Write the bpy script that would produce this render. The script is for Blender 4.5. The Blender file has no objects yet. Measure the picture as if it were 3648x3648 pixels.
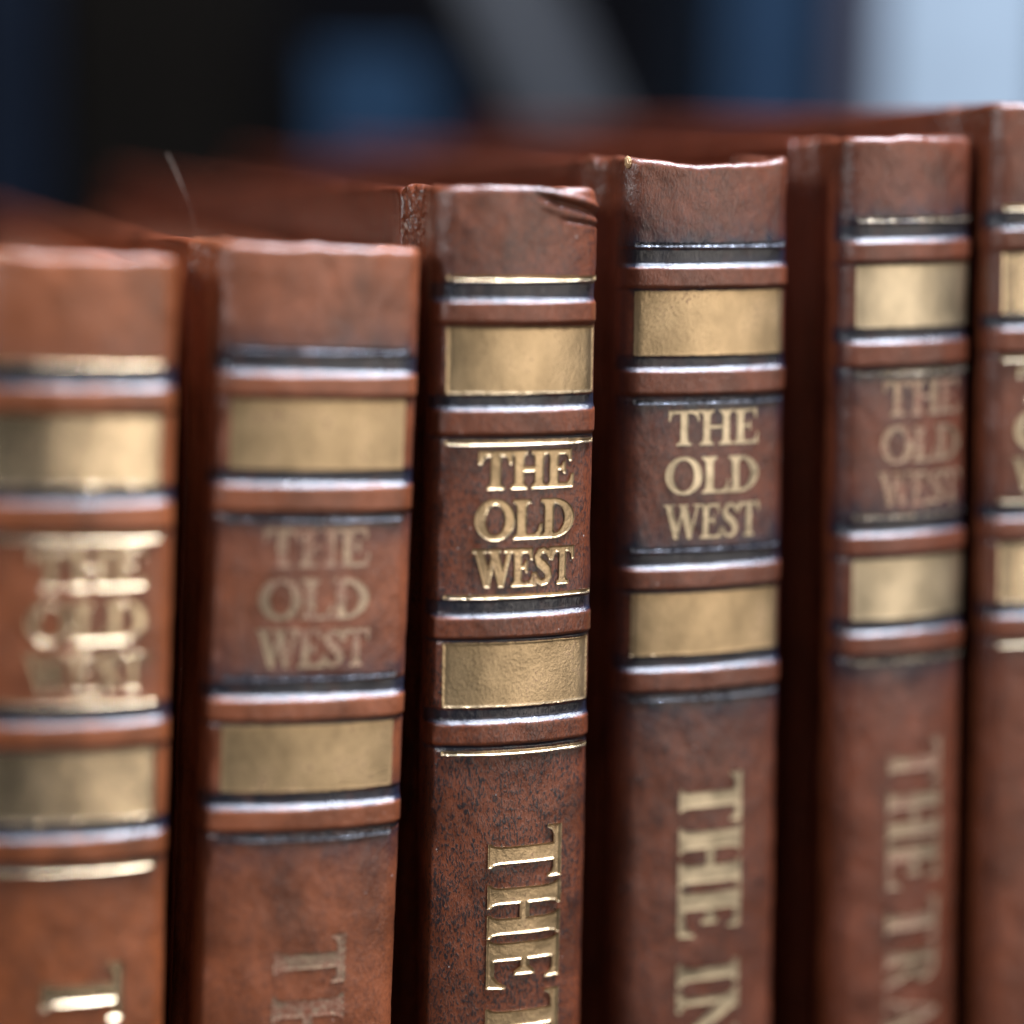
import bpy, bmesh, math, random
import numpy as np
from mathutils import Matrix, Vector

MM = 0.001
sc = bpy.context.scene
COL = sc.collection

# ------------------------------------------------------------------ camera
cam_d = bpy.data.cameras.new("camera")
cam = bpy.data.objects.new("camera", cam_d)
COL.objects.link(cam)
R = Matrix(((0.93865, 0.03175, -0.34341), (-0.34444, 0.13591, -0.92892), (0.01718, 0.99021, 0.13851)))
cam.matrix_world = Matrix.Translation(Vector((-105.39, -281.27, 285.99)) * MM) @ R.to_4x4()
cam_d.lens = 83.85
cam_d.sensor_width = 36.0
cam_d.clip_start = 0.02
cam_d.clip_end = 20.0
cam_d.dof.use_dof = True
cam_d.dof.focus_distance = 0.3085
cam_d.dof.aperture_fstop = 3.3
cam_d.dof.aperture_blades = 0
sc.camera = cam
sc.render.resolution_x = sc.render.resolution_y = 1024

# ------------------------------------------------------------------ light
world = bpy.data.worlds.new("World")
sc.world = world
world.use_nodes = True
bg = world.node_tree.nodes["Background"]
bg.inputs[0].default_value = (1.0, 0.96, 0.92, 1)
bg.inputs[1].default_value = 0.07

def area(name, loc, target, sx, sy, power, color):
    l = bpy.data.lights.new(name, 'AREA')
    l.shape = 'RECTANGLE'; l.size = sx; l.size_y = sy; l.energy = power; l.color = color
    o = bpy.data.objects.new(name, l)
    o.location = loc
    o.rotation_euler = (Vector(target) - Vector(loc)).to_track_quat('-Z', 'Y').to_euler()
    COL.objects.link(o)
    return o

T0 = (0.0, 0.0, 0.25)
area("ceiling_lamp", (0.30, -0.16, 1.20), T0, 0.40, 0.32, 50, (0.80, 0.86, 1.0))
area("window_lamp", (-0.95, -0.42, 0.62), (0.0, -0.06, 0.27), 0.055, 0.25, 5.6, (0.95, 0.98, 1.0))
area("room_fill", (0.55, -1.15, 0.30), T0, 0.9, 0.7, 4.9, (1.0, 0.89, 0.78))  # added warm front fill, unseen; gives the gilt something to reflect

sc.view_settings.view_transform = 'Standard'
sc.view_settings.look = 'None'
sc.view_settings.exposure = 0.08
sc.view_settings.gamma = 1.0
sc.view_settings.use_curve_mapping = False
sc.cycles.use_denoising = True
sc.cycles.max_bounces = 6

# ------------------------------------------------------------------ helpers
def tag(o, label=None, cat=None, group=None, kind=None):
    if label: o['label'] = label
    if cat: o['category'] = cat
    if group: o['group'] = group
    if kind: o['kind'] = kind

def link_mesh(name, verts, faces, mat, parent=None, smooth=True, attrs=None):
    me = bpy.data.meshes.new(name)
    v = np.asarray(verts, dtype=float) * MM
    if isinstance(faces, np.ndarray): faces = faces.tolist()
    me.from_pydata(v.tolist(), [], faces)
    if attrs:
        for k, a in attrs.items():
            at = me.attributes.new(k, 'FLOAT', 'POINT')
            at.data.foreach_set('value', np.asarray(a, dtype=np.float32))
    if smooth:
        me.polygons.foreach_set('use_smooth', [True] * len(me.polygons))
    me.materials.append(mat)
    me.update()
    o = bpy.data.objects.new(name, me)
    COL.objects.link(o)
    if parent: o.parent = parent
    return o

def empty(name, loc, rot=(0, 0, 0)):
    o = bpy.data.objects.new(name, None)
    o.empty_display_size = 0.02
    COL.objects.link(o)
    o.location = Vector(loc) * MM
    o.rotation_euler = rot
    return o

_H = np.random.RandomState(7).rand(256, 256)
def vnoise(x, y):
    xi = np.floor(x).astype(int); yi = np.floor(y).astype(int)
    fx = x - xi; fy = y - yi
    fx = fx * fx * (3 - 2 * fx); fy = fy * fy * (3 - 2 * fy)
    a = _H[xi & 255, yi & 255]; b = _H[(xi + 1) & 255, yi & 255]
    c = _H[xi & 255, (yi + 1) & 255]; d = _H[(xi + 1) & 255, (yi + 1) & 255]
    return (a * (1 - fx) + b * fx) * (1 - fy) + (c * (1 - fx) + d * fx) * fy
def fbm(x, y, o=3):
    s = 0; a = 1; t = 0
    for k in range(o):
        s = s + a * vnoise(x * 2 ** k + 17.3 * k, y * 2 ** k + 9.1 * k); t += a; a *= .5
    return s / t
def sstep(a, b, x):
    t = np.clip((x - a) / (b - a), 0, 1)
    return t * t * (3 - 2 * t)
def bump(x, a, b, e):
    return sstep(a - e, a + e, x) * (1 - sstep(b - e, b + e, x))

# ------------------------------------------------------------------ materials
def nodes(name):
    m = bpy.data.materials.new(name); m.use_nodes = True
    nt = m.node_tree; b = nt.nodes["Principled BSDF"]
    return m, nt, b
def N(nt, t, **kw):
    n = nt.nodes.new(t)
    for k, v in kw.items():
        if k in n.inputs.keys(): n.inputs[k].default_value = v
        else: setattr(n, k, v)
    return n
def ramp(nt, fac, stops):
    r = nt.nodes.new('ShaderNodeValToRGB')
    while len(r.color_ramp.elements) < len(stops): r.color_ramp.elements.new(0.5)
    for e, (p, c) in zip(r.color_ramp.elements, stops):
        e.position = p; e.color = c if len(c) == 4 else (*c, 1)
    nt.links.new(fac, r.inputs[0]); return r
def mixc(nt, fac, a, b):
    m = nt.nodes.new('ShaderNodeMix'); m.data_type = 'RGBA'
    for s, i in ((fac, 0), (a, 6), (b, 7)):
        if isinstance(s, (int, float)): m.inputs[i].default_value = s
        elif isinstance(s, tuple): m.inputs[i].default_value = (*s, 1) if len(s) == 3 else s
        else: nt.links.new(s, m.inputs[i])
    return m.outputs[2]
def math_(nt, op, a, b=0.0, clamp=False):
    m = nt.nodes.new('ShaderNodeMath'); m.operation = op; m.use_clamp = clamp
    for i, s in enumerate((a, b)):
        if isinstance(s, (int, float)): m.inputs[i].default_value = s
        else: nt.links.new(s, m.inputs[i])
    return m.outputs[0]
def coords(nt, scale, off=(0, 0, 0)):
    tc = nt.nodes.new('ShaderNodeTexCoord'); mp = nt.nodes.new('ShaderNodeMapping')
    mp.inputs['Scale'].default_value = scale; mp.inputs['Location'].default_value = off
    nt.links.new(tc.outputs['Object'], mp.inputs[0]); return mp.outputs[0]

def leather(name, base, speck, seed=0.0, rough=0.40, hue=(0, 0, 0)):
    """red brown bonded leather: soft mottling, dark grain speckle, ink rubbed in the tooling"""
    m, nt, b = nodes(name)
    off = (seed, seed * 1.7, seed * .6)
    n1 = N(nt, 'ShaderNodeTexNoise', Scale=1.0, Detail=4.0, Roughness=0.6)
    nt.links.new(coords(nt, (160, 160, 90), off), n1.inputs['Vector'])
    n2 = N(nt, 'ShaderNodeTexNoise', Scale=1.0, Detail=3.0, Roughness=0.65, Distortion=0.6)
    nt.links.new(coords(nt, (3700, 3700, 1500), off), n2.inputs['Vector'])
    n3 = N(nt, 'ShaderNodeTexNoise', Scale=1.0, Detail=2.0)
    nt.links.new(coords(nt, (420, 420, 260), off), n3.inputs['Vector'])
    dark = tuple(c * .55 for c in base); lite = tuple(min(1, c * 1.25) for c in base)
    r1 = ramp(nt, n1.outputs['Fac'], [(0.30, dark), (0.52, base), (0.75, lite)])
    spk = math_(nt, 'ADD', n2.outputs['Fac'], math_(nt, 'MULTIPLY', math_(nt, 'SUBTRACT', n3.outputs['Fac'], 0.5), 0.28))
    r2 = ramp(nt, spk, [(0.47, (0, 0, 0)), (0.60, (1, 1, 1))])
    at_s = nt.nodes.new('ShaderNodeAttribute'); at_s.attribute_name = 'grain'
    fs = math_(nt, 'MULTIPLY', r2.outputs[0], math_(nt, 'MULTIPLY', at_s.outputs['Fac'], speck, True), True)
    c1 = mixc(nt, fs, r1.outputs[0], (0.012, 0.007, 0.009))
    vd = N(nt, 'ShaderNodeTexVoronoi', Scale=1.0); vd.feature = 'F1'
    nt.links.new(coords(nt, (520, 520, 430), off), vd.inputs['Vector'])
    sx = nt.nodes.new('ShaderNodeSeparateColor'); nt.links.new(vd.outputs['Color'], sx.inputs[0])
    dust = math_(nt, 'MULTIPLY', math_(nt, 'LESS_THAN', vd.outputs['Distance'], 0.055), math_(nt, 'GREATER_THAN', sx.outputs[0], 0.72))
    c1 = mixc(nt, math_(nt, 'MULTIPLY', dust, 0.65), c1, (0.55, 0.50, 0.47))
    at = nt.nodes.new('ShaderNodeAttribute'); at.attribute_name = 'ink'
    ink = math_(nt, 'ADD', at.outputs['Fac'], math_(nt, 'MULTIPLY', math_(nt, 'SUBTRACT', n3.outputs['Fac'], 0.5), math_(nt, 'MULTIPLY', at.outputs['Fac'], 0.9)), True)
    c2 = mixc(nt, ink, c1, (0.009, 0.012, 0.026))
    nt.links.new(c2, b.inputs['Base Color'])
    rr = math_(nt, 'ADD', rough - .16, math_(nt, 'MULTIPLY', n1.outputs['Fac'], 0.34))
    rr = math_(nt, 'SUBTRACT', rr, math_(nt, 'MULTIPLY', ink, 0.10))
    nt.links.new(rr, b.inputs['Roughness'])
    b.inputs['Coat Weight'].default_value = 0.55
    b.inputs['Coat Roughness'].default_value = 0.24
    b.inputs['Specular IOR Level'].default_value = 0.6
    bp = N(nt, 'ShaderNodeBump', Strength=0.55, Distance=0.00028)
    hsum = math_(nt, 'ADD', math_(nt, 'MULTIPLY', n2.outputs['Fac'], 0.6), n3.outputs['Fac'])
    nt.links.new(hsum, bp.inputs['Height'])
    nt.links.new(bp.outputs[0], b.inputs['Normal'])
    nt.links.new(bp.outputs[0], b.inputs['Coat Normal'])
    return m

def foil(name, wear, col=(0.62, 0.455, 0.265), rough=0.36, seed=0.0, under=(0.17, 0.055, 0.03), grain=.35):
    """gilt stamping foil; wear rubs it through to the leather"""
    m, nt, b = nodes(name)
    off = (seed, seed * 1.3, seed * .7)
    n1 = N(nt, 'ShaderNodeTexNoise', Scale=1.0, Detail=4.0, Roughness=0.7)
    nt.links.new(coords(nt, (2600, 2600, 2000), off), n1.inputs['Vector'])
    n2 = N(nt, 'ShaderNodeTexNoise', Scale=1.0, Detail=3.0, Roughness=0.55)
    nt.links.new(coords(nt, (230, 230, 160), off), n2.inputs['Vector'])
    n3 = N(nt, 'ShaderNodeTexNoise', Scale=1.0, Detail=2.0)
    nt.links.new(coords(nt, (2600, 2600, 2200), off), n3.inputs['Vector'])
    c = ramp(nt, n2.outputs['Fac'], [(0.3, tuple(k * .68 for k in col)), (0.7, tuple(min(1, k * 1.12) for k in col))])
    w = math_(nt, 'ADD', math_(nt, 'MULTIPLY', n1.outputs['Fac'], 0.6), math_(nt, 'MULTIPLY', n2.outputs['Fac'], 0.4))
    lo = 0.5 + (0.5 - wear) * .5
    r = ramp(nt, w, [(max(0, lo - .06), (1, 1, 1)), (min(1, lo + .06), (0, 0, 0))])   # 1 = foil kept
    nt.links.new(mixc(nt, r.outputs[0], under, c.outputs[0]), b.inputs['Base Color'])
    nt.links.new(math_(nt, 'MULTIPLY', r.outputs[0], 0.93), b.inputs['Metallic'])
    nt.links.new(math_(nt, 'ADD', rough - .08, math_(nt, 'MULTIPLY', n2.outputs['Fac'], 0.16)), b.inputs['Roughness'])
    bp = N(nt, 'ShaderNodeBump', Strength=grain, Distance=0.00019)
    nt.links.new(math_(nt, 'ADD', n1.outputs['Fac'], math_(nt, 'MULTIPLY', n3.outputs['Fac'], 0.35)), bp.inputs['Height'])
    nt.links.new(bp.outputs[0], b.inputs['Normal'])
    return m

def plain(name, col, rough=0.6, var=0.25, scale=60, spec=0.03):
    m, nt, b = nodes(name)
    n1 = N(nt, 'ShaderNodeTexNoise', Scale=1.0, Detail=4.0)
    nt.links.new(coords(nt, (scale,) * 3), n1.inputs['Vector'])
    r = ramp(nt, n1.outputs['Fac'], [(0.3, tuple(k * (1 - var) for k in col)), (0.7, tuple(min(1, k * (1 + var)) for k in col))])
    nt.links.new(r.outputs[0], b.inputs['Base Color'])
    b.inputs['Roughness'].default_value = rough
    b.inputs['Specular IOR Level'].default_value = spec
    return m

def paper(name):
    m, nt, b = nodes(name)
    w = N(nt, 'ShaderNodeTexNoise', Scale=1.0, Detail=2.0)
    nt.links.new(coords(nt, (9000, 15, 15)), w.inputs['Vector'])
    r = ramp(nt, w.outputs['Fac'], [(0.35, (0.42, 0.36, 0.26)), (0.6, (0.62, 0.56, 0.44))])
    nt.links.new(r.outputs[0], b.inputs['Base Color']); b.inputs['Roughness'].default_value = .9
    return m
PAPER = paper('page_paper')
CHIP = plain('bare_board', (0.50, 0.33, 0.18), .9, .3, 900)

# ------------------------------------------------------------------ glyphs as distance fields
def sd_poly(px, py, pts):
    pts = np.array(pts, float); n = len(pts)
    d = np.full(px.shape, 1e9); s = np.ones(px.shape)
    j = n - 1
    for i in range(n):
        ex = pts[j, 0] - pts[i, 0]; ey = pts[j, 1] - pts[i, 1]
        wx = px - pts[i, 0]; wy = py - pts[i, 1]
        t = np.clip((wx * ex + wy * ey) / (ex * ex + ey * ey + 1e-12), 0, 1)
        d = np.minimum(d, (wx - ex * t) ** 2 + (wy - ey * t) ** 2)
        c1 = py >= pts[i, 1]; c2 = py < pts[j, 1]; c3 = ex * wy > ey * wx
        flip = (c1 & c2 & c3) | (~c1 & ~c2 & ~c3)
        s = np.where(flip, -s, s); j = i
    return s * np.sqrt(d)
def sd_ell(px, py, cx, cy, a, b):
    x = (px - cx) / a; y = (py - cy) / b
    k = np.sqrt(x * x + y * y) + 1e-9
    g = np.sqrt((x / a) ** 2 + (y / b) ** 2) + 1e-9
    return (k - 1) * k / g
def sd_path(px, py, pts):
    d = np.full(px.shape, 1e9)
    for (x0, y0, r0), (x1, y1, r1) in zip(pts[:-1], pts[1:]):
        ex, ey = x1 - x0, y1 - y0
        t = np.clip(((px - x0) * ex + (py - y0) * ey) / (ex * ex + ey * ey + 1e-12), 0, 1)
        d = np.minimum(d, np.hypot(px - x0 - ex * t, py - y0 - ey * t) - (r0 + (r1 - r0) * t))
    return d
def stem(x0, x1, top=True, bot=True, s=.11, sh=.075, y0=0, y1=1):
    """upright with bracketed serifs"""
    p = []
    if bot: p += [(x0 - s, y0), (x1 + s, y0), (x1 + s, y0 + sh), (x1 + s * .35, y0 + sh + .03), (x1, y0 + sh + .11)]
    else: p += [(x0, y0), (x1, y0)]
    if top: p += [(x1, y1 - sh - .11), (x1 + s * .35, y1 - sh - .03), (x1 + s, y1 - sh), (x1 + s, y1), (x0 - s, y1), (x0 - s, y1 - sh), (x0 - s * .35, y1 - sh - .03), (x0, y1 - sh - .11)]
    else: p += [(x1, y1), (x0, y1)]
    if bot: p += [(x0, y0 + sh + .11), (x0 - s * .35, y0 + sh + .03), (x0 - s, y0 + sh)]
    return ('p', p)
def P(*pts): return ('p', list(pts))
GL = {
 'T': (.94, [stem(.35, .60, top=False, y1=.95), P((0, 1), (0, .68), (.06, .66), (.10, .80), (.20, .885), (.74, .885), (.84, .80), (.88, .66), (.94, .68), (.94, 1))]),
 'H': (1.08, [stem(.12, .36), stem(.72, .96), P((.3, .46), (.78, .46), (.78, .575), (.3, .575))]),
 'E': (.88, [stem(.12, .37, s=.11), P((.2, .895), (.62, .895), (.71, .82), (.74, .70), (.80, .70), (.80, 1), (.2, 1)),
             P((.3, .47), (.50, .47), (.55, .37), (.60, .37), (.60, .68), (.55, .68), (.50, .57), (.3, .57)),
             P((.2, 0), (.85, 0), (.88, .34), (.82, .34), (.76, .18), (.66, .11), (.2, .11))]),
 'L': (.84, [stem(.12, .37), P((.2, 0), (.80, 0), (.84, .38), (.78, .38), (.72, .20), (.62, .11), (.2, .11))]),
 'I': (.48, [stem(.12, .36)]),
 'O': (1.08, [('r', .54, .5, .54, .525, .285, .40)]),
 'D': (1.02, [stem(.12, .36), ('d', .36, .5, .64, .5, .36, .395, .24)]),
 'N': (1.06, [stem(.13, .26, s=.12), stem(.80, .93, bot=False, s=.12), P((.02, 1), (.30, 1), (.93, .12), (.93, -.03), (.83, -.03), (.13, .86))]),
 'W': (1.45, [P((.08, .96), (.36, .96), (.60, .34), (.60, 0), (.42, 0)), P((.46, .05), (.58, .02), (.82, .92), (.70, .96)),
              P((.62, .96), (.90, .96), (1.14, .34), (1.10, 0), (.94, 0)), P((.98, .05), (1.10, .02), (1.38, .94), (1.26, .96)),
              P((0, 1), (.46, 1), (.46, .925), (0, .925)), P((.56, 1), (.98, 1), (.98, .925), (.56, .925)), P((1.12, 1), (1.45, 1), (1.45, .925), (1.12, .925))]),
 'S': (.76, [('c', [(.66, .76, .06), (.58, .88, .065), (.42, .95, .06), (.25, .90, .08), (.17, .76, .11), (.24, .61, .125), (.42, .51, .13), (.57, .39, .125), (.62, .25, .11), (.54, .11, .08), (.36, .05, .06), (.20, .12, .065), (.10, .26, .06)]),
             P((.64, 1.0), (.70, 1.0), (.70, .68), (.64, .68)), P((.05, 0), (.11, 0), (.12, .34), (.05, .34))]),
 'R': (1.0, [stem(.12, .36), ('d', .36, .74, .44, .26, .20, .165, .24), P((.40, .52), (.62, .50), (.86, .08), (1.0, .07), (1.0, 0), (.72, 0))]),
 'A': (1.06, [P((.46, 1.02), (.60, 1.02), (.96, .04), (.68, .04)), P((.46, 1.02), (.54, .96), (.20, .04), (.10, .04)), P((.24, .28), (.76, .28), (.76, .37), (.24, .37)),
              P((0, 0), (.34, 0), (.34, .07), (0, .07)), P((.58, 0), (1.06, 0), (1.06, .07), (.58, .07))]),
}
GB = {
 'T': (.94, [stem(.33, .64, top=False, y1=.95, s=.06, sh=.05), P((0, 1), (0, .80), (.05, .79), (.10, .86), (.18, .885), (.76, .885), (.84, .86), (.89, .79), (.94, .80), (.94, 1))]),
 'H': (1.0, [stem(.06, .37, s=.07, sh=.05), stem(.63, .94, s=.07, sh=.05), P((.3, .43), (.7, .43), (.7, .56), (.3, .56))]),
 'E': (.90, [stem(.06, .39, s=.06, sh=.05), P((.2, .895), (.58, .895), (.66, .86), (.70, .78), (.76, .78), (.76, 1), (.2, 1)),
             P((.3, .45), (.50, .45), (.58, .36), (.66, .36), (.66, .64), (.58, .64), (.50, .57), (.3, .57)),
             P((.2, 0), (.88, 0), (.90, .26), (.84, .26), (.76, .16), (.66, .105), (.2, .105))]),
}
for k in 'INRA': GB[k] = GL[k]
def sd_glyph(ch, x, y, G=None):
    d = np.full(x.shape, 1e9)
    for e in (G or GL)[ch][1]:
        if e[0] == 'p': q = sd_poly(x, y, e[1])
        elif e[0] == 'c': q = sd_path(x, y, e[1])
        elif e[0] == 'r':
            _, cx, cy, a, b, ai, bi = e
            q = np.maximum(sd_ell(x, y, cx, cy, a, b), -sd_ell(x, y, cx, cy, ai, bi))
        elif e[0] == 'd':
            _, cx, cy, a, b, ai, bi, back = e
            o = np.maximum(sd_ell(x, y, cx, cy, a, b), cx - .02 - x)
            o = np.minimum(o, sd_poly(x, y, [(cx - back, cy - b), (cx, cy - b), (cx, cy + b), (cx - back, cy + b)]))
            i = np.maximum(sd_ell(x, y, cx, cy, ai, bi), cx - .03 - x)
            q = np.maximum(o, -i)
        d = np.minimum(d, q)
    return d
def text_line(U, V, text, x0, x1, ytop, ybot, gap=-.03, wgap=.35):
    """horizontal line; U to the right, V down, in mm"""
    adv = sum(GL[c][0] + gap if c != ' ' else wgap for c in text) - gap
    sx = (x1 - x0) / adv; sy = ybot - ytop
    d = np.full(U.shape, 1e9); x = x0
    for c in text:
        if c == ' ': x += wgap * sx; continue
        d = np.minimum(d, sd_glyph(c, (U - x) / sx, (ybot - V) / sy) * min(sx, sy))
        x += (GL[c][0] + gap) * sx
    return d
def text_down(U, V, spans, xl, xr):
    """letters turned a quarter right, read downwards: spans = (char, v0, v1)"""
    d = np.full(U.shape, 1e9); h = xr - xl
    for c, v0, v1 in spans:
        w = GB[c][0]; s = (v1 - v0) / w
        d = np.minimum(d, sd_glyph(c, (V - v0) / s, (U - xl) / h, GB) * min(s, h))
    return d

# ------------------------------------------------------------------ the book
BANDS = [(14.1, 17.1), (27.5, 30.9), (53.4, 56.4), (66.9, 70.0)]
RULES = [(11.05, 11.75), (31.45, 32.1), (50.75, 51.35), (70.65, 71.25)]
GOLDS = [(17.45, 25.75), (56.9, 65.1)]
INKS = [(11.9, 14.4), (25.9, 27.8), (30.95, 31.45), (51.5, 53.65), (56.35, 56.9), (65.3, 67.2), (70.0, 70.65)]
def _st(v): return v + max(0, v - 17.3) * .0215
BANDS, RULES, GOLDS, INKS = [[(_st(a), _st(b)) for a, b in L] for L in (BANDS, RULES, GOLDS, INKS)]
VMAX = 125.0

class Profile:
    def __init__(s, w, bulge=1.3, depth=11.5):
        pts = [(0.0, 0.0)]
        r = 3.0; xe = w / 2 - r
        for k in range(1, 25):
            x = xe * k / 24; pts.append((x, bulge * (x / xe) ** 2))
        sl = 2 * bulge / xe; a0 = math.atan(sl)
        for k in range(1, 13):
            a = a0 + (math.pi / 2 - a0) * k / 12
            pts.append((xe + r * (math.sin(a) - math.sin(a0)), bulge + r * (math.cos(a0) - math.cos(a))))
        xw, yw = pts[-1]
        for dx, y in ((0, 4.0), (-.02, 5.5), (-.2, 6.7), (-.65, 7.9), (-1.1, 9.1), (-1.3, 10.4), (-1.2, 11.7), (-.8, 13.0), (-.3, 14.2), (-.05, 15.2), (0.05, 16.4)):
            if y > yw + .3: pts.append((xw + dx, y))
        pts = np.array(pts)
        sg = np.hypot(*np.diff(pts, axis=0).T); L = np.concatenate([[0], np.cumsum(sg)])
        s.umax = L[-1]; s.L = L; s.p = pts; s.w = 2 * xw
        uu = np.linspace(0, s.umax, 600)
        x = np.interp(uu, L, pts[:, 0]); y = np.interp(uu, L, pts[:, 1])
        k = np.ones(9) / 9
        x = np.convolve(np.pad(x, 4, 'edge'), k, 'valid'); y = np.convolve(np.pad(y, 4, 'edge'), k, 'valid'); x[0] = 0
        tx = np.gradient(x, uu); ty = np.gradient(y, uu); l = np.hypot(tx, ty)
        s.uu = uu; s.x = x; s.y = y; s.nx = ty / l; s.ny = -tx / l
        s.nx[0] = 0; s.ny[0] = -1
    def at(s, u):
        a = np.abs(u); sg = np.where(u < 0, -1.0, 1.0)
        f = lambda t: np.interp(a, s.uu, t)
        return sg * f(s.x), f(s.y), sg * f(s.nx), f(s.ny)

class Book:
    def __init__(s, H, w, seed, sag=0.0, crease=False, bulge=1.3, head=0.0):
        s.head = head; s.H, s.seed, s.sag, s.crease = H, seed, sag, crease
        s.pf = Profile(w, bulge); s.w = w
        s.half = w / 2 - .5          # arc from centre to the shoulder's start
    def h(s, U, V):
        """height of the leather over the plain spine"""
        a = np.abs(U)
        fade = 1 - sstep(s.half - 2.2, s.half + 1.6, a)
        h = np.zeros(U.shape)
        for a0, a1 in BANDS:
            h += 0.55 * bump(V + .16 * (fbm(U * .35 + s.seed, V * 0 + a0, 2) - .5), a0 + .15, a1 - .05, .34) * fade
        for a0, a1 in INKS:
            h -= 0.22 * bump(V, a0, a1 - (.45 if a1 - a0 > 1 else 0), .2) * fade
        fl = 1.0
        for a0, a1 in GOLDS: fl = fl - .8 * bump(V, a0 - .2, a1 + .2, .25)
        h += .30 * (.4 + .6 * fl) * (fbm(U * .18 + s.seed * 3.1, V * .14 + s.seed, 2) - .5) + .09 * fl * (fbm(U * .8 + s.seed, V * .6, 3) - .5)
        # turned-in head: soft dents and pleats
        hd = np.exp(-np.maximum(V + s.head, 0) / 5.0)
        h += .55 * hd * (fbm(U * .30 + s.seed * 2.3, V * .25, 2) - .5)
        hz = sstep(s.half + 6.5, s.half + 8.5, a) * np.exp(-np.maximum(V + s.head - 5, 0) / 2.0)
        h += hz * (.7 * (fbm(U * .9 + s.seed * 1.9, V * .75 + U * .4, 3) - .5) + .45 * (fbm(U * 2.3 + s.seed, V * 1.7 - U * .8, 2) - .5))
        hz2 = sstep(s.half + 2.5, s.half + 4.5, a)
        h += hz2 * .25 * (fbm(U * .5 + s.seed, V * .2, 2) - .5)
        if s.crease:                 # folded pleat by the right corner of the head
            r = .8 * sstep(.5, 4.5, U) * (1 - sstep(s.half - .8, s.half + 1.6, U))
            l1 = 0.3 + .24 * (U - 3)
            h += r * (.55 * np.exp(-((V - l1 - .2) / .55) ** 2) - .70 * np.exp(-((V - l1 - 1.15) / .38) ** 2) + .22 * np.exp(-((V - l1 - 2.2) / .6) ** 2))
            l2 = 4.2 + .12 * (U - 6)
            h += sstep(4.0, 7.0, U) * -.28 * np.exp(-((V - l2) / .25) ** 2)
        return h
    def pos(s, U, V, h):
        x, y, nx, ny = s.pf.at(U)
        edge = np.exp(-np.maximum(V + s.head, 0) / 4.0)
        z = s.H - V - edge * (s.sag * (1 - np.minimum(1, (U / s.half) ** 2)) + .3 * (vnoise(U * .33 + s.seed * 5, U * 0) - .5) + .12 * (vnoise(U * 1.1 + s.seed, U * 0 + 3) - .5))
        return np.stack([x + nx * h, y + ny * h, z], -1)
    def grid_faces(s, nr, nc, keep=None):
        i = np.arange(nr * nc).reshape(nr, nc)
        f = np.stack([i[:-1, :-1], i[1:, :-1], i[1:, 1:], i[:-1, 1:]], -1).reshape(-1, 4)
        return f
    def spine(s, mat, parent, antique, grain):
        um = s.pf.umax
        us = np.concatenate([np.arange(-um, um, .2), [um]])
        rows = [(2.2, 5.0), (2.1, 1.6), (2.0, .8), (1.8, .35), (1.5, .10), (1.15, .0), (.8, .0), (.5, .10), (.28, .25), (.12, .48), (.03, .75)]
        vs = np.concatenate([np.arange(1.0, 76, .17), np.arange(76, VMAX, .5), np.linspace(VMAX, s.H, 30)])
        ins = np.array([r[0] for r in rows] + [0.0] * len(vs)); vv = np.array([r[1] - s.head for r in rows] + list(vs - s.head * (1 - sstep(1, 9, vs))))
        U, V = np.meshgrid(us, vv); I = np.broadcast_to(ins[:, None], U.shape)
        hh = s.h(U, V) - I
        pts = s.pos(U, V, hh)
        a = np.abs(U)
        nz = fbm(U * 1.1 + s.seed, V * 1.1, 3) - .5
        ink = np.zeros(U.shape)
        for a0, a1 in INKS:
            ink = np.maximum(ink, bump(V + nz * .5, a0 + .05, a1 - .05, .12))
        ant = np.zeros(U.shape)      # antiquing stain feathering out of the tooled lines
        for c, up, dn in ((11.6, 2.6, .4), (_st(17.2), .3, .5), (_st(26), .6, .3), (_st(31.6), .2, 3.0), (_st(51.2), 3.2, .3), (_st(56.5), .3, .5), (_st(65.3), .6, .3), (_st(70.9), .2, 3.2)):
            ant = np.maximum(ant, np.exp(-np.maximum(c - V, 0) / up) * (V <= c) + np.exp(-np.maximum(V - c, 0) / dn) * (V > c))
        for a0, a1 in BANDS: ant *= 1 - bump(V, a0, a1, .2)
        ink = np.maximum(ink, np.clip(antique * (ant + nz * 1.1 * ant), 0, .95))
        ink *= 1 - sstep(s.half + 1.2, s.half + 3, a)
        # handled corners along the shoulder darken with rubbed-in stain
        sh = np.exp(-((a - s.half - .3) / .8) ** 2) * antique * .5 * (V > 10) * (V < 72)
        ink = np.maximum(ink, sh)
        gr = grain * (.55 + .45 * sstep(10, 60, V) + .35 * (fbm(U * .25, V * .12 + s.seed, 2) - .5))
        for a0, a1 in BANDS: gr *= 1 - .45 * bump(V, a0, a1, .2)
        f = s.grid_faces(len(vv), len(us))
        return link_mesh('spine', pts.reshape(-1, 3), f, mat, parent, attrs={'ink': ink.ravel(), 'grain': np.clip(gr, 0, 1).ravel()})
    def stamp(s, name, sdf, u0, u1, v0, v1, res, mat, parent, rim=.10, lift=.05, wall=.2):
        us = np.arange(u0, u1 + res, res); vs = np.arange(v0, v1 + res, res)
        U, V = np.meshgrid(us, vs)
        D = sdf(U, V)
        e = res * .25
        gx = (sdf(U + e, V) - sdf(U - e, V)) / (2 * e); gy = (sdf(U, V + e) - sdf(U, V - e)) / (2 * e)
        g = np.maximum(gx * gx + gy * gy, .25)
        ins = D < 0
        cell = ins[:-1, :-1] | ins[1:, :-1] | ins[:-1, 1:] | ins[1:, 1:]
        sft = np.where(D > 0, np.minimum(D, res * 1.5), 0)
        U2 = U - sft * gx / g; V2 = V - sft * gy / g
        D2 = np.minimum(D, 0)
        hh = s.h(U2, V2) + lift + rim * (1 - sstep(0, wall, -D2))
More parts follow.
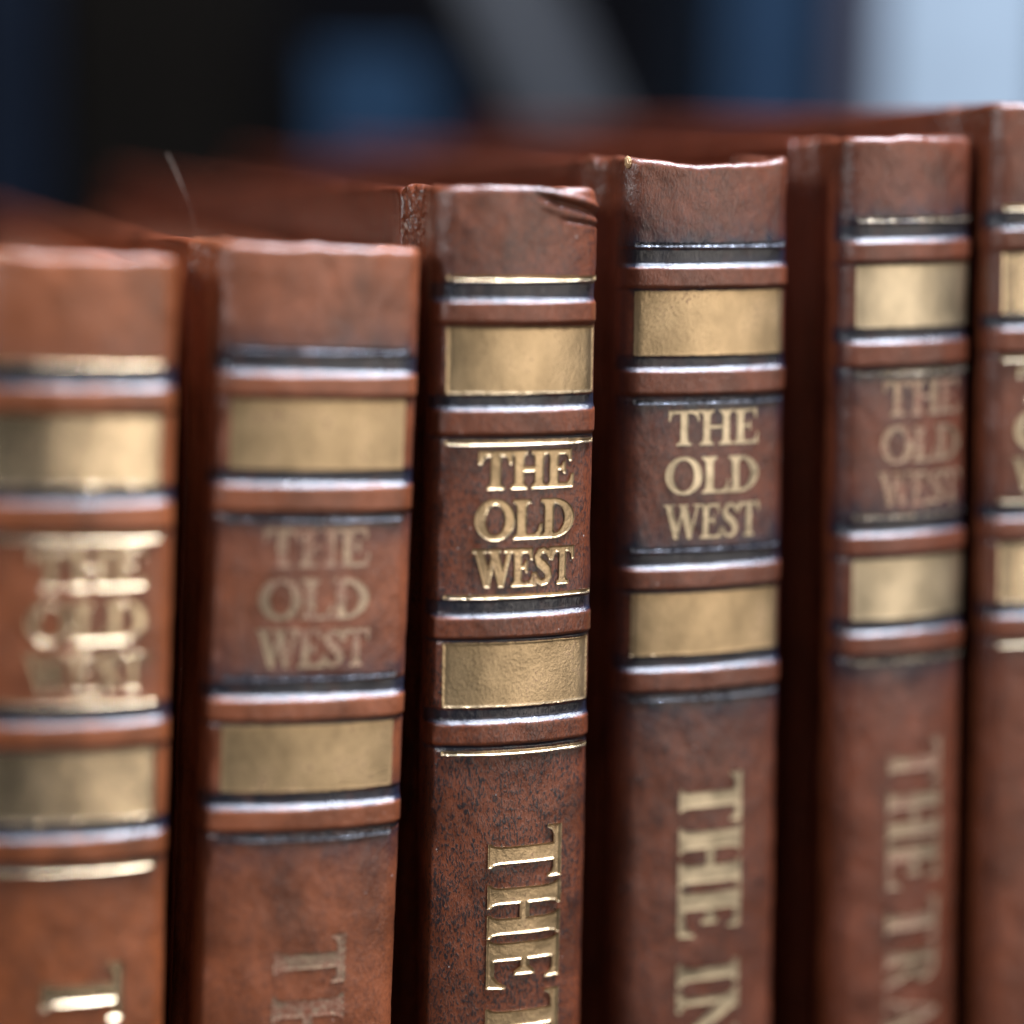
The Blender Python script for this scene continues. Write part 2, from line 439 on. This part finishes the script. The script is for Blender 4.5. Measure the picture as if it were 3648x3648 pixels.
        pts = s.pos(U2, V2, hh).reshape(-1, 3)
        i = np.arange(U.size).reshape(U.shape)
        f = np.stack([i[:-1, :-1], i[1:, :-1], i[1:, 1:], i[:-1, 1:]], -1)[cell]
        used = np.unique(f); mp = np.full(U.size, -1); mp[used] = np.arange(len(used))
        return link_mesh(name, pts[used], mp[f], mat, parent)
    def board(s, side, mat, parent, drop, depth=199.0, th=2.8):
        xo = side * (s.pf.w / 2 + .35)
        x0, x1 = sorted((xo, xo - side * th))
        y0, y1 = 15.6, 15.6 + depth
        z0, z1 = 0.6, s.H + s.head - drop
        bm = bmesh.new()
        bmesh.ops.create_cube(bm, size=1)
        for v in bm.verts:
            v.co = Vector(((x0 + x1) / 2 + v.co.x * (x1 - x0), (y0 + y1) / 2 + v.co.y * (y1 - y0), (z0 + z1) / 2 + v.co.z * (z1 - z0)))
        # round the corner next to the joint, as turned-in leather does
        bmesh.ops.bevel(bm, geom=[e for e in bm.edges if abs(e.verts[0].co.x - e.verts[1].co.x) > 1 and e.verts[0].co.z > z1 - 1 and e.verts[0].co.y < y0 + 1], offset=2.0, segments=5, affect='EDGES', profile=.5)
        bmesh.ops.bevel(bm, geom=[e for e in bm.edges if abs(e.verts[0].co.x - e.verts[1].co.x) < .1], offset=.85, segments=4, affect='EDGES', profile=.5)
        long = [e for e in bm.edges if abs(e.verts[0].co.y - e.verts[1].co.y) > 100]
        bmesh.ops.subdivide_edges(bm, edges=long, cuts=90)
        rnd = s.seed * 13.7 + side
        for v in bm.verts:
            if v.co.z > z1 - 3:
                n = float(fbm(np.array([v.co.y * .05 + rnd]), np.array([rnd]), 3)[0]) - .5
                v.co.z += n * .5
            n2 = float(fbm(np.array([v.co.y * .11 + rnd]), np.array([v.co.z * .05]), 2)[0]) - .5
            v.co.x += n2 * .18
        for v in bm.verts: v.co *= MM
        me = bpy.data.meshes.new('cover_board'); bm.to_mesh(me); bm.free()
        me.polygons.foreach_set('use_smooth', [True] * len(me.polygons))
        me.materials.append(mat)
        o = bpy.data.objects.new('cover_board', me); COL.objects.link(o); o.parent = parent
        return o
    def pages(s, parent):
        t = s.pf.w / 2 - 2.7
        bm = bmesh.new(); bmesh.ops.create_cube(bm, size=1)
        for v in bm.verts:
            v.co = Vector((v.co.x * 2 * t, 8 + (v.co.y + .5) * 198, 4 + (v.co.z + .5) * (s.H - 12.5)))
        bmesh.ops.subdivide_edges(bm, edges=[e for e in bm.edges if abs(e.verts[0].co.x - e.verts[1].co.x) > 1], cuts=10)
        for v in bm.verts:
            if v.co.y > 100: v.co.y -= 2.5 * (1 - (v.co.x / t) ** 2)
            v.co *= MM
        me = bpy.data.meshes.new('page_block'); bm.to_mesh(me); bm.free(); me.materials.append(PAPER)
        o = bpy.data.objects.new('page_block', me); COL.objects.link(o); o.parent = parent

def make_book(label, H, w, x, y, lean, yaw, seed, title, fo, fr, fl, ft, antique, speck, grain, base=(0.20, 0.062, 0.031),
              sag=0.0, crease=False, gw=None, go=0.0, head=0.0, rk=1.0, bold=0.0, tbold=0.0, tx=(-6.9, 6.5), tl=(-4.6, 4.7), rough=.40, drop=(.3, 1.8), bulge=1.3):
    """x, y = where the spine's head stands over the shelf; lean tips the foot sideways"""
    # the rounded shoulders stand a little outside the stamped panel
    w += 1.5; x -= .55; go += .5; tx = (tx[0] + .55, tx[1] + .55); tl = (tl[0] + .55, tl[1] + .55)
    gw = gw if gw else w / 2 - 1.6
    root = empty('leather_book', (0, 0, 0))
    tag(root, label, 'book', 'matching brown leather volumes in a row')
    la, ya = math.radians(lean), math.radians(yaw)
    root.rotation_euler = (0, la, ya)
    rot = root.rotation_euler.to_matrix()
    top = Vector((x, y, H))
    root.location = (top - rot @ Vector((0, 0, H))) * MM
    root.location.z = 0
    b = Book(H, w, seed, sag, crease, bulge, head)
    lm = leather('red_brown_leather', base, speck, seed, rough)
    b.spine(lm, root, antique, grain)
    cm = leather('plain_shaded_cover_leather', (base[0] * .72, base[1] * .58, base[2] * .5), 0.0, seed + 3, rough)  # smooth unspeckled covers; darker than the spine, with some shade in the colour
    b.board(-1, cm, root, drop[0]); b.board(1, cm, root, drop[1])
    b.pages(root)
    g = gw
    for v0, v1 in GOLDS:
        def sd(U, V, v0=v0, v1=v1):
            n = .16 * (fbm(U * 1.3 + seed, V * 1.3, 3) - .5)
            return np.maximum(np.maximum(v0 - V, V - v1), np.abs(U - go) - g) + n
        b.stamp('gilt_band', sd, go - g - .3, go + g + .3, v0 - .3, v1 + .3, .14, fo, root, rim=.17 * rk, wall=.30)
    for v0, v1 in RULES:
        def sd(U, V, v0=v0, v1=v1):
            n = .10 * (fbm(U * .9 + seed * 2, V, 2) - .5)
            return np.maximum(np.maximum(v0 - V, V - v1), np.abs(U - go) - g) + n
        b.stamp('tooled_rule', sd, go - g - .3, go + g + .3, v0 - .3, v1 + .3, .075, fr, root, rim=.34 * max(rk, .55), wall=.40)
    def sl(U, V):
        d = text_line(U, V, 'THE', tx[0] + .1, tx[1] - .1, 33.15, 37.95, gap=-.02)
        d = np.minimum(d, text_line(U, V, 'OLD', tx[0] - .3, tx[1] + .1, 39.4, 44.4, gap=-.04))
        return np.minimum(d, text_line(U, V, 'WEST', tx[0] - .5, tx[1] + .2, 45.7, 50.5, gap=-.04)) - bold + .02 * (fbm(U * 3 + seed, V * 3, 2) - .5)
    b.stamp('series_lettering', sl, tx[0] - 1, tx[1] + 1, 32.9, 51.4, .065, fl, root, rim=.14 * rk, wall=.17)
    if title:
        title = [(c, a * 1.035 - .6, b * 1.035 - .6) for c, a, b in title]
        def st(U, V): return text_down(U, V, title, *tl) - tbold + .02 * (fbm(U * 2 + seed, V * 2, 2) - .5)
        b.stamp('title_lettering', st, tl[0] - .5, tl[1] + .5, title[0][1] - .5, title[-1][2] + .5, .085, ft, root, rim=.27 * rk, wall=.30)
    return root, b

gold = foil('gilt_foil', 0.24, seed=1)
gold_bright = foil('bright_gilt_foil', 0.12, (0.70, 0.55, 0.36), .22, seed=2)
gold_worn = foil('rubbed_gilt_foil', 0.30, seed=3, grain=.45)
gold_patchy = foil('patchy_gilt_foil', 0.56, (0.55, 0.42, 0.30), .40, seed=5, under=(0.20, 0.065, 0.035))
gold_faint = foil('faint_gilt_foil', 0.46, (0.60, 0.47, 0.33), .42, seed=8, under=(0.22, 0.08, 0.05))
gold_pale = foil('pale_gilt_foil', 0.12, (0.66, 0.55, 0.38), .34, seed=6, under=(0.10, 0.04, 0.03))
rule_dark = foil('blackened_rule', 0.55, (0.42, 0.45, 0.52), .26, seed=9, under=(0.015, 0.017, 0.028))
rule_half = foil('half_worn_rule', 0.5, (0.66, 0.55, 0.4), .28, seed=10, under=(0.02, 0.02, 0.03))

make_book('orange brown volume with blurred bright gilt rules, first book at the left edge', 275.4, 23.2, -55.7, -4.5, 1.3, -2, 1.3,
          [('T', 81.5, 88.5), ('H', 89.3, 97)], gold_bright, gold_bright, gold_bright, gold_bright, .2, .55, .75, rk=1.1, head=1.0,
          bold=.02, base=(0.2471, 0.0648, 0.0167), gw=10.3, go=-1.2, tx=(-6.2, 7.6), tl=(-4.3, 5.4))
make_book('leather volume with faded rubbed lettering and dull blackened rules, second from the left', 276.4, 26.0, -26.0, -2.0, 1.6, 0, 2.7,
          [('T', 82.5, 88.6), ('H', 90, 97.2)], gold_worn, rule_dark, gold_faint, gold_patchy, .75, .5, .8, rk=.2, head=1.3,
          base=(0.2281, 0.0621, 0.0211), gw=11.1, go=-.45, tx=(-7.2, 6.5), tl=(-4.4, 5.0))
make_book('dark speckled volume with crumpled head corner and crisp gilt lettering, third from the left', 285.0, 22.3, .3, 0, 0, 0, 4.1,
          [('T', 80.0, 86.8), ('H', 87.3, 94.2), ('E', 94.4, 100.9), ('T', 101.4, 108.2)], gold, gold_bright, gold, gold, .25, 1.0, 1.0,
          base=(0.1622, 0.0379, 0.0118), crease=True, bold=.09, tbold=.0, gw=10.1, go=-.2, tx=(-6.2, 7.0), tl=(-4.2, 6.1))
rD, bD = make_book('sharp volume with sagging head, chipped corner and title beginning THE IN', 289.3, 24.0, 28.8, 5.4, -.8, 0, 5.9,
          [('T', 80.6, 87.2), ('H', 87.7, 95.8), ('E', 96.1, 102.7), ('I', 106.1, 109.5), ('N', 109.9, 118.5)], gold, rule_dark, gold_pale, gold_pale, 1.0, .8, .95, rk=.22, bold=-.06, tbold=-.03,
          base=(0.1448, 0.0360, 0.0134), sag=1.0, gw=10.9, go=-.5, tx=(-6.8, 6.7), tl=(-4.5, 4.9))
make_book('blurred narrow volume with pale smeared lettering and title THE TRA, fifth from the left', 293.0, 20.6, 58.1, 4.4, -1.6, 2.5, 7.3,
          [('T', 81.3, 87.4), ('H', 88.2, 95.0), ('E', 95.4, 101.9), ('T', 103.6, 109.6), ('R', 110.2, 116.6), ('A', 116.9, 123)], gold_pale, rule_half, gold_faint, gold_faint, .95, .6, .8, rk=.4, head=-.5,
          base=(0.1639, 0.0380, 0.0134), sag=-.2, gw=9.4, go=.2, tx=(-5.3, 7.5), tl=(-3.8, 4.8))
make_book('half cropped volume cut by the right edge of the picture, tallest of the row', 295.1, 19.8, 78.9, 1.6, -2.1, 0, 9.1,
          None, gold_bright, gold_pale, gold_pale, gold_pale, .4, .6, .8, head=2.6, base=(0.1761, 0.0436, 0.0158))

# chip of bare board showing at the worn head corner of the fourth book
bm = bmesh.new(); bmesh.ops.create_icosphere(bm, subdivisions=3, radius=1)
rs = random.Random(3)
for v in bm.verts:
    n = 1 + .35 * (rs.random() - .5)
    v.co = Vector((-11.6 + v.co.x * .42 * n, 2.3 + v.co.y * .5 * n, 288.55 + v.co.z * .8 * n)) * MM
me = bpy.data.meshes.new('worn_corner'); bm.to_mesh(me); bm.free(); me.materials.append(CHIP)
o = bpy.data.objects.new('worn_corner', me); COL.objects.link(o); o.parent = rD

# ------------------------------------------------------------------ pale fibre on the second book
def tube(name, pts, r, mat):
    vs = []; fs = []; n = 6
    for k, p in enumerate(pts):
        for j in range(n):
            a = 2 * math.pi * j / n; kk = k / (len(pts) - 1); rr = r * (.15 + .85 * min(1, max(0, (kk - .55) / .2))) * (1 if kk < .8 else 1.8 - kk)
            vs.append((p[0] + rr * math.cos(a), p[1] + rr * math.sin(a), p[2]))
    for k in range(len(pts) - 1):
        for j in range(n):
            fs.append((k * n + j, k * n + (j + 1) % n, (k + 1) * n + (j + 1) % n, (k + 1) * n + j))
    return link_mesh(name, vs, fs, mat)
fp = [(-38.2 - .16 * t - .035 * t * t * .3, 14.0, 275.6 + t * .9) for t in np.linspace(0, 14.2, 20)]
fb = tube('fibre', fp, .034, plain('pale_fibre', (0.5, 0.42, 0.36), .6, .1))
tag(fb, 'thin pale fibre standing up from the second cover', 'fibre')

# ------------------------------------------------------------------ things far behind, out of focus
def box(name, x0, x1, y0, y1, z0, z1, mat, parent, bev=.8):
    bm = bmesh.new(); bmesh.ops.create_cube(bm, size=1)
    for v in bm.verts:
        v.co = Vector(((x0 + x1) / 2 + v.co.x * (x1 - x0), (y0 + y1) / 2 + v.co.y * (y1 - y0), (z0 + z1) / 2 + v.co.z * (z1 - z0))) * MM
    bmesh.ops.bevel(bm, geom=list(bm.edges), offset=bev * MM, segments=3, affect='EDGES')
    me = bpy.data.meshes.new(name); bm.to_mesh(me); bm.free(); me.materials.append(mat)
    o = bpy.data.objects.new(name, me); COL.objects.link(o); o.parent = parent
    return o
def back_book(label, x, y, w, H, col, lean=0, yaw=-20, d=150, rough=.5):
    root = empty('background_book', (x, y, 0), (0, math.radians(lean), math.radians(yaw)))
    tag(root, label, 'book', 'blurred books standing behind the row')
    m = plain('cloth_cover', col, rough, .15, 30)
    box('spine', -w / 2, w / 2, 0, 3.5, 0, H, m, root, 1.2)
    box('cover_board', -w / 2 - .3, -w / 2 + 2.4, 3.8, d, 0, H, m, root)
    box('cover_board', w / 2 - 2.4, w / 2 + .3, 3.8, d, 0, H, m, root)
    box('page_block', -w / 2 + 2.6, w / 2 - 2.6, 4, d - 4, 3, H - 4, PAPER, root)
    return root
back_book('blurred navy book at the far left behind the row', -21.6, 293.7, 20, 352, (0.0035, 0.0055, 0.010))
back_book('blurred charcoal book behind the first two brown volumes', 8.8, 283.0, 40, 352, (0.003, 0.0025, 0.002))
back_book('short blurred blue book in the dark gap behind the second and third volumes', 56.6, 260, 25, 314.5, (0.010, 0.024, 0.046))
back_book('blurred grey book leaning to the left behind the third volume', 316, 384, 20, 420, (0.06, 0.063, 0.068), lean=-26)
back_book('blurred mid blue book behind the fourth volume', 147, 232, 24, 352, (0.010, 0.022, 0.042))
back_book('blurred narrow grey lilac book between the two blue ones', 164, 222, 9, 352, (0.04, 0.04, 0.055))
back_book('blurred pale blue book in the top right corner behind the row', 190, 216, 40, 352, (0.23, 0.29, 0.345))

# ------------------------------------------------------------------ setting
wood = plain('dark_wood', (0.06, 0.035, 0.022), .5, .4, 25)
so = box('shelf', -700, 900, -60, 700, -25, -.5, wood, None, 1.5); tag(so, kind='structure')
wl = box('wall', -1500, 2200, 700, 720, -25, 1500, plain('dark_wall', (0.0015, 0.0015, 0.002), .95, .3, 5), None, 1.5); tag(wl, kind='structure')
